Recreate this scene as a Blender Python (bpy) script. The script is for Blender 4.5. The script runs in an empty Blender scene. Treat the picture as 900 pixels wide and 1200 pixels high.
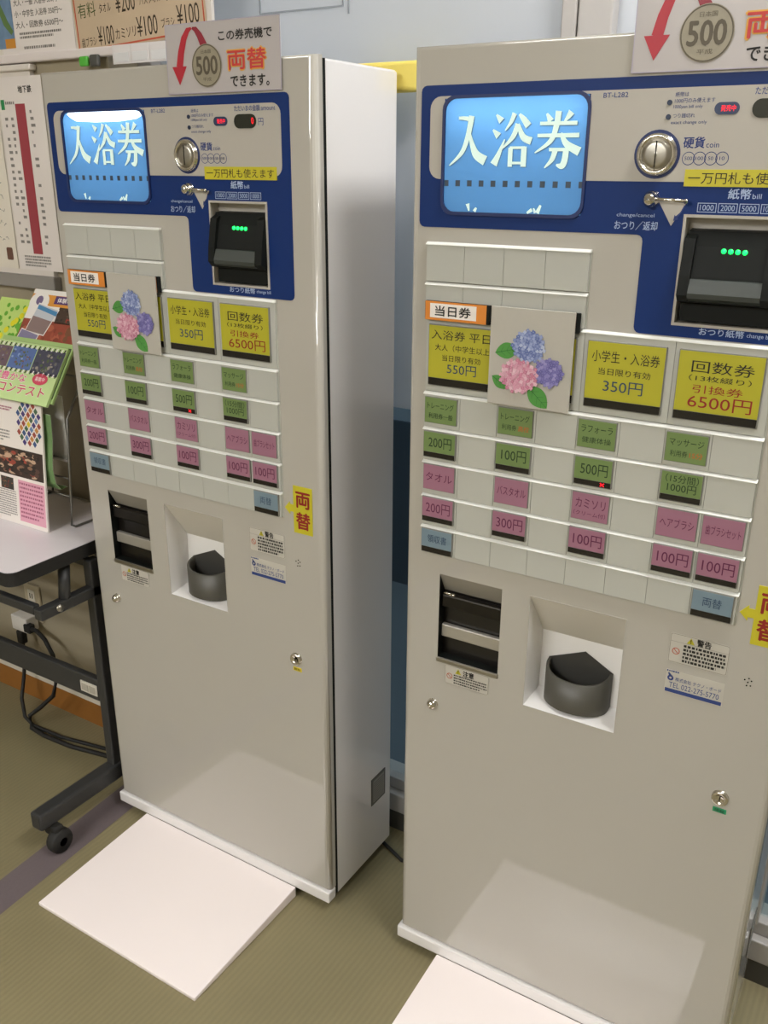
import bpy, bmesh, math, random
from mathutils import Vector, Matrix
random.seed(4)
S = bpy.context.scene
COL = S.collection
PI = math.pi

# ---------------------------------------------------------------- camera, world, exposure
cam = bpy.data.objects.new('camera', bpy.data.cameras.new('camera'))
COL.objects.link(cam)
cam.location = (1.4725, -1.1863, 1.4437)
cam.rotation_euler = (math.radians(69.199), math.radians(-0.338), math.radians(32.050))
cam.data.sensor_fit = 'VERTICAL'
cam.data.sensor_height = 36.0
cam.data.lens = 1059.48 / 1200 * 36.0
cam.data.clip_start = 0.02
S.camera = cam
W = bpy.data.worlds.new('world'); S.world = W; W.use_nodes = True
W.node_tree.nodes['Background'].inputs[0].default_value = (0.88, 0.93, 1.0, 1)
W.node_tree.nodes['Background'].inputs[1].default_value = 1.1
S.view_settings.view_transform = 'Standard'
S.view_settings.look = 'None'
S.view_settings.gamma = 1
S.view_settings.use_curve_mapping = False
S.view_settings.exposure = 0.0
BACK, TUBE = .45, 7.0   # the light box behind the lit window
LAMP = 45.0          # brightness of the ceiling lamps' diffusers

# ---------------------------------------------------------------- materials
def lin(h):
    if isinstance(h, tuple): c = [x / 255 for x in h]
    else:
        h = h.lstrip('#'); c = [int(h[i:i+2], 16) / 255 for i in (0, 2, 4)]
    return tuple(x / 12.92 if x <= .04045 else ((x + .055) / 1.055) ** 2.4 for x in c) + (1,)
MC = {}
def mat(name, hexcol, rough=.5, metal=0, emit=0, noise=0, nscale=40, bump=0, spec=.5, coat=0):
    if name in MC: return MC[name]
    m = bpy.data.materials.new(name); m.use_nodes = True
    nt = m.node_tree; b = nt.nodes['Principled BSDF']
    c = lin(hexcol)
    b.inputs['Base Color'].default_value = c
    b.inputs['Roughness'].default_value = rough
    b.inputs['Metallic'].default_value = metal
    b.inputs['Specular IOR Level'].default_value = spec
    b.inputs['Coat Weight'].default_value = coat
    b.inputs['Coat Roughness'].default_value = .03; b.inputs['Coat IOR'].default_value = 1.6
    if emit:
        b.inputs['Emission Color'].default_value = c
        b.inputs['Emission Strength'].default_value = emit
    if noise or bump:
        tc = nt.nodes.new('ShaderNodeTexCoord')
        n = nt.nodes.new('ShaderNodeTexNoise'); n.inputs['Scale'].default_value = nscale
        n.inputs['Detail'].default_value = 4
        nt.links.new(tc.outputs['Object'], n.inputs['Vector'])
        if noise:
            mx = nt.nodes.new('ShaderNodeMix'); mx.data_type = 'RGBA'
            mx.inputs[6].default_value = tuple(x * (1 - noise) for x in c[:3]) + (1,)
            mx.inputs[7].default_value = tuple(min(1, x * (1 + noise)) for x in c[:3]) + (1,)
            nt.links.new(n.outputs['Fac'], mx.inputs[0])
            nt.links.new(mx.outputs[2], b.inputs['Base Color'])
        if bump:
            bp = nt.nodes.new('ShaderNodeBump'); bp.inputs['Strength'].default_value = bump
            bp.inputs['Distance'].default_value = .002
            nt.links.new(n.outputs['Fac'], bp.inputs['Height'])
            nt.links.new(bp.outputs[0], b.inputs['Normal'])
    MC[name] = m
    return m

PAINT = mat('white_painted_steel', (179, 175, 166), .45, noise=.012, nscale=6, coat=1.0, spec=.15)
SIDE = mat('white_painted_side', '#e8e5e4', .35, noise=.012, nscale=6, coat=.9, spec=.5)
PANELW = mat('printed_panel_white', (179, 174, 165), .4)
BLUE = mat('printed_panel_blue', (21, 48, 106), .4, noise=.04, nscale=60, spec=.2)
NAVY = mat('navy_print', (18, 38, 90), .45)
NAVYTXT = mat('navy_ink', '#2b3f7c', .6)
PALETXT = mat('pale_blue_ink', '#a9bbdc', .6)
ACRYL = mat('acrylic_strip', (184, 185, 178), .16, noise=.01, nscale=10, coat=.5)
ACRHI = mat('acrylic_edge_highlight', '#f6f7f2', .2, coat=.5)  # strip top bars: lamp highlight painted in as a near-white colour
BLACK = mat('black_window', '#171412', .25)
BLACKP = mat('black_plastic', (15, 18, 16), .55, noise=.1, nscale=30, spec=.2)
GREYF = mat('grey_button_frame', '#7d7c76', .4)
YEL = mat('yellow_plate', (176, 171, 38), .45, noise=.02)
GRN = mat('green_plate', (110, 133, 77), .45, noise=.03)
PNK = mat('pink_plate', (156, 108, 128), .45, noise=.03)
BLU = mat('blue_plate', (117, 137, 149), .45, noise=.03)
INK = mat('black_ink', '#16140f', .6)
INKG = mat('dark_green_ink', '#16300e', .6)
INKP = mat('dark_purple_ink', '#5c1640', .6)
INKB = mat('dark_blue_ink', '#28405c', .6)
REDINK = mat('dark_red_ink', '#8e1d18', .6)
ORG = mat('orange_plate', '#d9852f', .45)
ORGINK = mat('orange_ink', '#c05a20', .6)
PAPER = mat('white_paper', '#efe8e2', .7)
SIGNW = mat('laminated_white', (184, 178, 178), .25, coat=.3)
CHROME = mat('chrome', '#d8d4cc', .14, metal=1)
STEEL = mat('brushed_steel', '#a8a49a', .35, metal=1, noise=.05, nscale=80)
DKSTEEL = mat('dark_steel', '#3b3936', .4, metal=1, noise=.1, nscale=60)
CUPM = mat('grey_cup_plastic', (76, 74, 67), .45, noise=.04, nscale=40)
RED = mat('red_ribbon', '#b01f30', .45)
REDTXT = mat('red_ink', '#c23432', .5)
COINM = mat('printed_coin', (150, 142, 122), .4, noise=.15, nscale=120)
COIND = mat('printed_coin_dark', (88, 79, 62), .5)
YSTK = mat('yellow_sticker', (196, 186, 42), .4, noise=.02)
LEDR = mat('red_led', '#ff0c24', .4, emit=1.2)
LEDG = mat('green_led', '#18f25a', .4, emit=3.2)

LITT = mat('lit_pale_lettering', '#cfe6dc', .3, emit=.42)
LITS = mat('film_letter_shadow', '#4a6f94', .3, emit=.35)
LITTUBE = mat('lit_tube', '#f4fbff', .3, emit=2.2)
FILMSQ = mat('film_dark_square', '#3c4a58', .5)
DKGREY = mat('dark_grey_metal', '#343434', .42, noise=.06, nscale=30)
RUB = mat('black_rubber', '#1c1b19', .7, noise=.08, nscale=60)

def floor_mat():
    m = bpy.data.materials.new('green_woven_mat'); m.use_nodes = True
    nt = m.node_tree; b = nt.nodes['Principled BSDF']; b.inputs['Roughness'].default_value = .55
    tc = nt.nodes.new('ShaderNodeTexCoord')
    w = nt.nodes.new('ShaderNodeTexWave'); w.wave_type = 'BANDS'; w.bands_direction = 'DIAGONAL'
    mp = nt.nodes.new('ShaderNodeMapping'); mp.inputs['Rotation'].default_value = (0, 0, math.radians(45))
    w.inputs['Scale'].default_value = 40; w.inputs['Distortion'].default_value = .6; w.inputs['Detail'].default_value = 1
    n = nt.nodes.new('ShaderNodeTexNoise'); n.inputs['Scale'].default_value = 5; n.inputs['Detail'].default_value = 6
    nt.links.new(tc.outputs['Object'], mp.inputs['Vector']); nt.links.new(mp.outputs[0], w.inputs['Vector'])
    nt.links.new(tc.outputs['Object'], n.inputs['Vector'])
    a = nt.nodes.new('ShaderNodeMix'); a.data_type = 'RGBA'
    a.inputs[6].default_value = lin('#8a8060'); a.inputs[7].default_value = lin('#908664')
    nt.links.new(w.outputs['Fac'], a.inputs[0])
    c = nt.nodes.new('ShaderNodeMix'); c.data_type = 'RGBA'; c.blend_type = 'MULTIPLY'; c.inputs[0].default_value = .3
    nt.links.new(a.outputs[2], c.inputs[6]); nt.links.new(n.outputs['Fac'], c.inputs[7])
    nt.links.new(c.outputs[2], b.inputs['Base Color'])
    bp = nt.nodes.new('ShaderNodeBump'); bp.inputs['Strength'].default_value = .25; bp.inputs['Distance'].default_value = .001
    nt.links.new(w.outputs['Fac'], bp.inputs['Height']); nt.links.new(bp.outputs[0], b.inputs['Normal'])
    return m
def glass_mat():
    m = bpy.data.materials.new('clear_glass'); m.use_nodes = True
    nt = m.node_tree; nt.nodes.remove(nt.nodes['Principled BSDF'])
    t = nt.nodes.new('ShaderNodeBsdfTransparent'); t.inputs[0].default_value = (.86, .93, .94, 1)
    g = nt.nodes.new('ShaderNodeBsdfGlossy'); g.inputs['Roughness'].default_value = .02
    f = nt.nodes.new('ShaderNodeFresnel'); f.inputs[0].default_value = 1.5
    mx = nt.nodes.new('ShaderNodeMixShader')
    ge = nt.nodes.new('ShaderNodeNewGeometry'); su = nt.nodes.new('ShaderNodeMath'); su.operation = 'SUBTRACT'; su.inputs[0].default_value = 1
    mu = nt.nodes.new('ShaderNodeMath'); mu.operation = 'MULTIPLY'
    nt.links.new(ge.outputs['Backfacing'], su.inputs[1]); nt.links.new(su.outputs[0], mu.inputs[0]); nt.links.new(f.outputs[0], mu.inputs[1])
    nt.links.new(mu.outputs[0], mx.inputs[0]); nt.links.new(t.outputs[0], mx.inputs[1]); nt.links.new(g.outputs[0], mx.inputs[2])
    nt.links.new(mx.outputs[0], nt.nodes['Material Output'].inputs[0])
    return m
GLASS = glass_mat()
def film_mat(name, h, share):
    m = bpy.data.materials.new(name); m.use_nodes = True
    nt = m.node_tree; p = nt.nodes['Principled BSDF']; p.inputs['Base Color'].default_value = lin(h); p.inputs['Roughness'].default_value = .3
    t = nt.nodes.new('ShaderNodeBsdfTranslucent'); t.inputs[0].default_value = lin(h)
    mx = nt.nodes.new('ShaderNodeMixShader'); mx.inputs[0].default_value = share
    nt.links.new(p.outputs[0], mx.inputs[1]); nt.links.new(t.outputs[0], mx.inputs[2]); nt.links.new(mx.outputs[0], nt.nodes['Material Output'].inputs[0])
    return m

# ---------------------------------------------------------------- mesh builder
TXT = {}
def text_mesh(s, bold):
    k = (s, bold)
    if k in TXT: return TXT[k]
    cu = bpy.data.curves.new('t', 'FONT'); cu.body = s; cu.size = 1; cu.offset = bold; cu.resolution_u = 3
    ob = bpy.data.objects.new('t', cu); COL.objects.link(ob)
    dg = bpy.context.evaluated_depsgraph_get(); dg.update()
    me = ob.evaluated_get(dg).to_mesh()
    vs = [tuple(v.co) for v in me.vertices]; fs = [tuple(p.vertices) for p in me.polygons]
    ob.evaluated_get(dg).to_mesh_clear()
    bpy.data.objects.remove(ob); bpy.data.curves.remove(cu)
    x0 = min(v[0] for v in vs); x1 = max(v[0] for v in vs); y0 = min(v[1] for v in vs); y1 = max(v[1] for v in vs)
    vs = [((v[0]-x0)/(x1-x0+1e-9), (v[1]-y0)/(y1-y0+1e-9)) for v in vs]
    TXT[k] = (vs, fs); return TXT[k]

def rrect(x0, x1, z0, z1, r, n=5, corners=(1, 1, 1, 1)):
    # counter-clockwise in x,z: bl, br, tr, tl
    pts = []
    for (cx, cz, a0, on) in ((x0+r, z0+r, PI, corners[0]), (x1-r, z0+r, 1.5*PI, corners[1]), (x1-r, z1-r, 0, corners[2]), (x0+r, z1-r, .5*PI, corners[3])):
        if on and r > 0:
            for i in range(n+1):
                a = a0 + i/n*PI/2
                pts.append((cx + r*math.cos(a), cz + r*math.sin(a)))
        else:
            pts.append((x0 if cx < (x0+x1)/2 else x1, z0 if cz < (z0+z1)/2 else z1))
    return pts
def circ(cx, cz, r, n=28, rz=None):
    rz = rz or r
    return [(cx + r*math.cos(2*PI*i/n), cz + rz*math.sin(2*PI*i/n)) for i in range(n)]

class MB:
    def __init__(s): s.v = []; s.f = []; s.m = []; s.sm = []; s.mats = []
    def mi(s, m):
        if m not in s.mats: s.mats.append(m)
        return s.mats.index(m)
    def add(s, vs, fs, m, smooth=False):
        o = len(s.v); s.v += [tuple(v) for v in vs]; k = s.mi(m)
        for f in fs: s.f.append([i+o for i in f]); s.m.append(k); s.sm.append(smooth)
    def bm(s, b, m, smooth=False):
        b.verts.index_update()
        s.add([v.co for v in b.verts], [[v.index for v in f.verts] for f in b.faces], m, smooth); b.free()
    def box(s, x0, x1, y0, y1, z0, z1, m, bev=0, seg=2):
        b = bmesh.new(); bmesh.ops.create_cube(b, size=1)
        for v in b.verts: v.co = ((x0+x1)/2 + v.co.x*(x1-x0), (y0+y1)/2 + v.co.y*(y1-y0), (z0+z1)/2 + v.co.z*(z1-z0))
        if bev: bmesh.ops.bevel(b, geom=b.edges[:], offset=bev, segments=seg, affect='EDGES', profile=.5)
        s.bm(b, m)
    def prism(s, pts, y0, y1, m, back=True):
        # polygon in x,z, front at y0 (towards -y), sides to y1
        n = len(pts)
        vs = [(x, y0, z) for x, z in pts] + [(x, y1, z) for x, z in pts]
        fs = [list(range(n))]
        if abs(y1-y0) > 1e-7:
            fs += [[i, i+n, (i+1) % n + n, (i+1) % n] for i in range(n)]
            if back: fs.append(list(range(2*n-1, n-1, -1)))
        s.add(vs, fs, m)
    def prism_x(s, pts, x0, x1, m):
        # polygon in y,z extruded along x
        n = len(pts)
        vs = [(x0, y, z) for y, z in pts] + [(x1, y, z) for y, z in pts]
        s.add(vs, [list(range(n)), list(range(2*n-1, n-1, -1))] + [[i, i+n, (i+1) % n + n, (i+1) % n] for i in range(n)], m)
    def plate(s, outer, holes, y0, y1, m):
        b = bmesh.new(); es = []
        for lp in [outer] + holes:
            vv = [b.verts.new((x, y0, z)) for x, z in lp]
            es += [b.edges.new((vv[i], vv[(i+1) % len(vv)])) for i in range(len(vv))]
        bmesh.ops.triangle_fill(b, use_beauty=True, use_dissolve=False, edges=es)
        bmesh.ops.recalc_face_normals(b, faces=b.faces[:])
        if b.faces and b.faces[0].normal.y > 0: bmesh.ops.reverse_faces(b, faces=b.faces[:])
        s.bm(b, m)
        if abs(y1-y0) > 1e-7:
            for lp in [outer] + holes:
                n = len(lp)
                s.add([(x, y0, z) for x, z in lp] + [(x, y1, z) for x, z in lp], [[i, i+n, (i+1) % n+n, (i+1) % n] for i in range(n)], m)
    def ribbon(s, pts, ws, y, m, flip=1):
        # tapered stroke in x,z
        L = []; Rr = []
        for i, (x, z) in enumerate(pts):
            a = pts[max(i-1, 0)]; b = pts[min(i+1, len(pts)-1)]
            dx, dz = b[0]-a[0], b[1]-a[1]; l = math.hypot(dx, dz) or 1
            nx, nz = -dz/l, dx/l
            L.append((x+nx*ws[i]/2, y, z+nz*ws[i]/2)); Rr.append((x-nx*ws[i]/2, y, z-nz*ws[i]/2))
        n = len(pts)
        s.add(L+Rr, [[i, i+n, i+n+1, i+1] for i in range(n-1)], m)
    def lathe(s, prof, c, m, n=28, axis='y', smooth=True):
        # prof: (radius, offset along axis)
        vs = []; fs = []
        for r, d in prof:
            for i in range(n):
                a = 2*PI*i/n
                u, w = r*math.cos(a), r*math.sin(a)
                vs.append({'y': (c[0]+u, c[1]+d, c[2]+w), 'z': (c[0]+u, c[1]+w, c[2]+d), 'x': (c[0]+d, c[1]+u, c[2]+w)}[axis])
        for k in range(len(prof)-1):
            for i in range(n):
                j = (i+1) % n
                fs.append([k*n+i, k*n+j, (k+1)*n+j, (k+1)*n+i])
        fs.append([i for i in range(n)]); fs.append([(len(prof)-1)*n+i for i in range(n)][::-1])
        s.add(vs, fs, m, smooth)
    def tube(s, pts, r, m, n=8):
        P = [Vector(p) for p in pts]; vs = []; fs = []
        up = Vector((0, 0, 1))
        for i, pnt in enumerate(P):
            t = (P[min(i+1, len(P)-1)] - P[max(i-1, 0)]).normalized()
            a = t.cross(up)
            if a.length < .01: a = t.cross(Vector((1, 0, 0)))
            a.normalize(); b = t.cross(a)
            for k in range(n):
                an = 2*PI*k/n
                vs.append(pnt + a*r*math.cos(an) + b*r*math.sin(an))
        for i in range(len(P)-1):
            for k in range(n):
                j = (k+1) % n
                fs.append([i*n+k, i*n+j, (i+1)*n+j, (i+1)*n+k])
        fs.append(list(range(n))[::-1]); fs.append([(len(P)-1)*n+k for k in range(n)])
        s.add(vs, fs, m, True)
    def text(s, t, x0, x1, z0, z1, y, m, bold=0.0):
        vs, fs = text_mesh(t, 0.0); d = bold*(z1-z0)
        for k, (du, dv) in enumerate(((0, 0),) if not bold else ((-d, 0), (d, 0), (0, d), (0, -d))):
            s.add([(x0+u*(x1-x0)+du, y-k*.00002, z0+v*(z1-z0)+dv) for u, v in vs], fs, m)
    def build(s, name, parent=None, loc=None, rot=None, **props):
        me = bpy.data.meshes.new(name)
        me.from_pydata(s.v, [], s.f); 
        for m in s.mats: me.materials.append(m)
        me.polygons.foreach_set('material_index', s.m)
        me.polygons.foreach_set('use_smooth', s.sm)
        me.update()
        o = bpy.data.objects.new(name, me); COL.objects.link(o)
        if parent: o.parent = parent
        if loc: o.location = loc
        if rot: o.rotation_euler = rot
        for k, v in props.items(): o[k] = v
        return o
def empty(name, loc, label, cat, rot=(0, 0, 0), group=None):
    o = bpy.data.objects.new(name, None); COL.objects.link(o); o.empty_display_size = .05
    o.location = loc; o.rotation_euler = rot; o['label'] = label; o['category'] = cat
    if group: o['group'] = group
    return o
def copy_tree(o, parent=None):
    c = o.copy(); COL.objects.link(c)
    if parent: c.parent = parent
    for ch in list(o.children): copy_tree(ch, c)
    return c

# ---------------------------------------------------------------- the room
WY = .290      # window wall plane
LY = .212      # notice wall plane
b = MB(); b.box(-2.6, 3.6, -5.6, .33, -.06, 0, floor_mat()); b.build('floor', kind='structure')
b = MB()
HERI = mat('purple_grey_cloth_border', '#675c5e', .8, noise=.12, nscale=150)
b.add([(-.072, .2, .0008), (.008, .2, .0008), (.121, -1.8, .0008), (.041, -1.8, .0008)], [[3, 2, 1, 0]], HERI)
b.build('trim_1', kind='structure')
CEIL = mat('ceiling_board', '#e6e3dc', .8, noise=.03, nscale=200)
b = MB(); b.box(-2.6, 3.6, -5.6, .4, 2.8, 2.86, CEIL); b.build('ceiling', kind='structure')
WALLC = mat('cream_wallpaper', (155, 145, 123), .75, noise=.03, nscale=150, bump=.15)
WALLR = mat('room_wall_paint', '#a8a193', .8, noise=.02, nscale=50)
b = MB(); b.box(-2.66, -.05, LY, .40, 0, 2.8, WALLC); b.build('wall_back', kind='structure')
b = MB(); b.box(-2.66, -2.6, -5.6, .25, 0, 2.8, WALLR); b.build('wall_left', kind='structure')
b = MB(); b.box(3.6, 3.66, -5.6, .4, 0, 2.8, WALLR); b.build('wall_right', kind='structure')
b = MB(); b.box(-2.66, 3.66, -5.66, -5.6, 0, 2.8, WALLR); b.build('wall_front', kind='structure')
BROWN = mat('brown_baseboard', '#8a5a24', .5, noise=.1, nscale=30)
TRIM = mat('pale_trim', '#c9c2b4', .5)
b = MB(); b.box(-2.6, -.052, LY-.01, LY-.0005, 0, .072, BROWN); b.box(-2.6, -.052, LY-.013, LY-.0005, .072, .088, TRIM)
b.build('baseboard_back', kind='structure')

# sliding glass window wall behind the machines
FRW = mat('white_aluminium', (174, 170, 166), .35, noise=.01)
DKB = mat('dark_sill_base', '#4a4842', .6)
LITB = film_mat('lit_blue_film', (100, 151, 190), .6)
FILM = film_mat('pale_blue_frosted_film', '#eceef2', .5)
SEAM = mat('grey_seam', (152, 158, 166), .5)
b = MB(); b.box(-.05, 3.6, WY-.004, .39, 0, .05, DKB); b.build('baseboard_window', kind='structure')
b = MB()
b.box(-.05, 3.6, WY-.006, .385, .05, .098, FRW, .003)
b.box(-.05, 3.6, WY+.012, .36, .098, .128, FRW, .003)
b.box(-.05, 3.6, WY, .37, 2.25, 2.8, FRW, .003)
for x0, x1 in ((-.05, -.01), (.868, .893), (.895, .950), (1.345, 1.378), (2.3, 2.36), (3.56, 3.6)):
    b.box(x0, x1, WY, .36, .128, 2.25, FRW, .003)
win = b.build('window_1', kind='structure')
b = MB(); b.box(-.045, 3.59, .322, .327, .12, 2.26, GLASS); b.build('window_pane', parent=win, label='clear glass pane')
b = MB()
for x0, x1 in ((-.01, .868), (.95, 1.345), (1.378, 2.3), (2.36, 3.56)):
    b.box(x0, x1, .3155, .3215, 1.00, 2.25, FILM)
b.box(.256, .2585, .3135, .3155, 1.712, 2.25, SEAM)
b.box(.2585, .444, .3135, .3155, 1.712, 1.7145, SEAM)
b.box(.444, .4465, .3135, .3155, 1.712, 2.25, SEAM); b.box(.456, .4585, .3135, .3155, 1.70, 2.25, SEAM)
b.build('frosted_film', parent=win, label='pale blue frosted film on the glass')
ASPH = mat('blue_grey_asphalt', '#5d6870', .9, noise=.35, nscale=180, bump=.5)
OUTW = mat('outside_wall_paint', '#98a8b8', .7, noise=.03)
OUTD = mat('outside_wall_base', '#3d4a58', .8, noise=.1)
b = MB(); b.box(-3, 4, .40, 1.6, -.06, 0, ASPH); b.build('ground', kind='structure')
b = MB(); b.box(-3, 4, 1.45, 1.6, .62, 1.9, OUTW); b.box(-3, 4, 1.44, 1.6, 0, .62, OUTD); b.build('wall_outside', kind='structure')

# ---------------------------------------------------------------- ceiling lamps
def lamp(x, y, lx, ly, where):
    t = empty('ceiling_light', (x, y, 2.8), 'white ceiling light panel ' + where, 'ceiling light', group='ceiling lights')
    b = MB(); b.box(-lx/2-.02, lx/2+.02, -ly/2-.02, ly/2+.02, -.05, 0, mat('lamp_housing', '#e8e8e8', .5), .005); b.build('housing', t)
    b = MB(); b.box(-lx/2, lx/2, -ly/2, ly/2, -.062, -.0505, mat('lamp_diffuser', '#fbfaf8', .5, emit=LAMP)); b.build('diffuser', t)
lamp(1.85, -.16, .36, .86, 'over the right machine by the window')
lamp(-.4, -2.9, 1.2, .34, 'in the middle of the room on the left')
lamp(.7, -3.5, 1.2, .34, 'in the middle of the room')
lamp(.2, -4.8, 1.2, .34, 'by the far wall')

# ---------------------------------------------------------------- the ticket machine
MW, MH, MD = .6085, 1.6, .240
BILL = (.392, .509, 1.260, 1.390)
CASH = (.0645, .1755, .6705, .8240)
WIN = (.0525, .2552, 1.3875, 1.5330)
CUP = (.2235, .3745, .6285, .8245)
def rect(t): return [(t[0], t[2]), (t[1], t[2]), (t[1], t[3]), (t[0], t[3])]

def kanji(b, ch, x0, x1, z0, z1, y, m, dx=0, dz=0):
    # brush-like strokes in a 100 x 100 box (z up)
    ST = {
    'in': [([(24, 96), (36, 96), (52, 94)], [6, 7, 9]), ([(58, 100), (55, 84), (48, 55), (34, 26), (2, 0)], [13, 12, 11, 9, 2]),
           ([(54, 66), (62, 42), (74, 22), (97, 10)], [4, 11, 17, 20])],
    'yoku': [([(10, 98), (24, 86)], [4, 15]), ([(3, 70), (18, 58)], [4, 15]), ([(8, 4), (20, 24), (34, 52)], [17, 10, 2]),
             ([(56, 100), (48, 84), (34, 68)], [11, 8, 2]), ([(68, 98), (80, 88), (92, 76)], [5, 12, 15]),
             ([(66, 80), (54, 56), (28, 34)], [12, 10, 2]), ([(66, 80), (80, 56), (101, 48)], [6, 13, 15]),
             ([(50, 36), (50, 0)], [10, 10]), ([(48, 36), (86, 36)], [5, 5]), ([(84, 38), (84, 0)], [12, 12]), ([(48, 7), (86, 7)], [5, 5])],
    'ken': [([(24, 98), (34, 84)], [4, 13]), ([(78, 100), (72, 92), (64, 83)], [13, 9, 3]), ([(10, 80), (92, 80)], [6, 7]),
            ([(6, 58), (98, 58)], [6, 8]), ([(50, 102), (47, 76), (36, 48), (2, 26)], [12, 11, 9, 2]),
            ([(58, 62), (72, 42), (101, 28)], [5, 12, 16]), ([(34, 32), (74, 32)], [6, 6]),
            ([(72, 34), (70, 12), (64, 2), (52, 4)], [11, 12, 12, 3]), ([(48, 32), (42, 14), (26, -2)], [11, 9, 2])]}[ch]
    sx = (x1-x0)/100; sz = (z1-z0)/100
    for k, (p, w) in enumerate(ST):
        if len(p) > 2 and ch+str(k) not in ('in0',):
            q = [p[0]] + p + [p[-1]]; p2 = []; w2 = []
            for i in range(1, len(q)-2):
                for j in range(6 if i < len(q)-3 else 7):
                    t_ = j/6; A, B, C_, D = q[i-1], q[i], q[i+1], q[i+2]
                    p2.append(tuple(.5*((2*B[e])+(-A[e]+C_[e])*t_+(2*A[e]-5*B[e]+4*C_[e]-D[e])*t_*t_+(-A[e]+3*B[e]-3*C_[e]+D[e])*t_**3) for e in (0, 1)))
                    w2.append(w[i-1]+(w[i]-w[i-1])*t_)
            p, w = p2, w2
        b.ribbon([(x0+px*sx+dx, z0+pz*sz+dz) for px, pz in p], [ww*sx*1.12 for ww in w], y-k*.00004, m)

def squiggle_lines(b, x0, x1, z0, z1, n, y, m, seed, gap=.28):
    # rows of tiny marks for print too small to read
    r = random.Random(seed); h = (z1-z0)/n
    for i in range(n):
        zt = z1-i*h; x = x0; xe = x1 if i < n-1 else x0+(x1-x0)*.8
        while x < xe:
            w = h*r.uniform(.35, .8)
            b.prism([(x, zt-h*(1-gap)), (min(x+w, xe), zt-h*(1-gap)), (min(x+w, xe), zt-h*.1), (x, zt-h*.1)], y, y, m)
            x += w + h*r.uniform(.12, .3)

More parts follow.
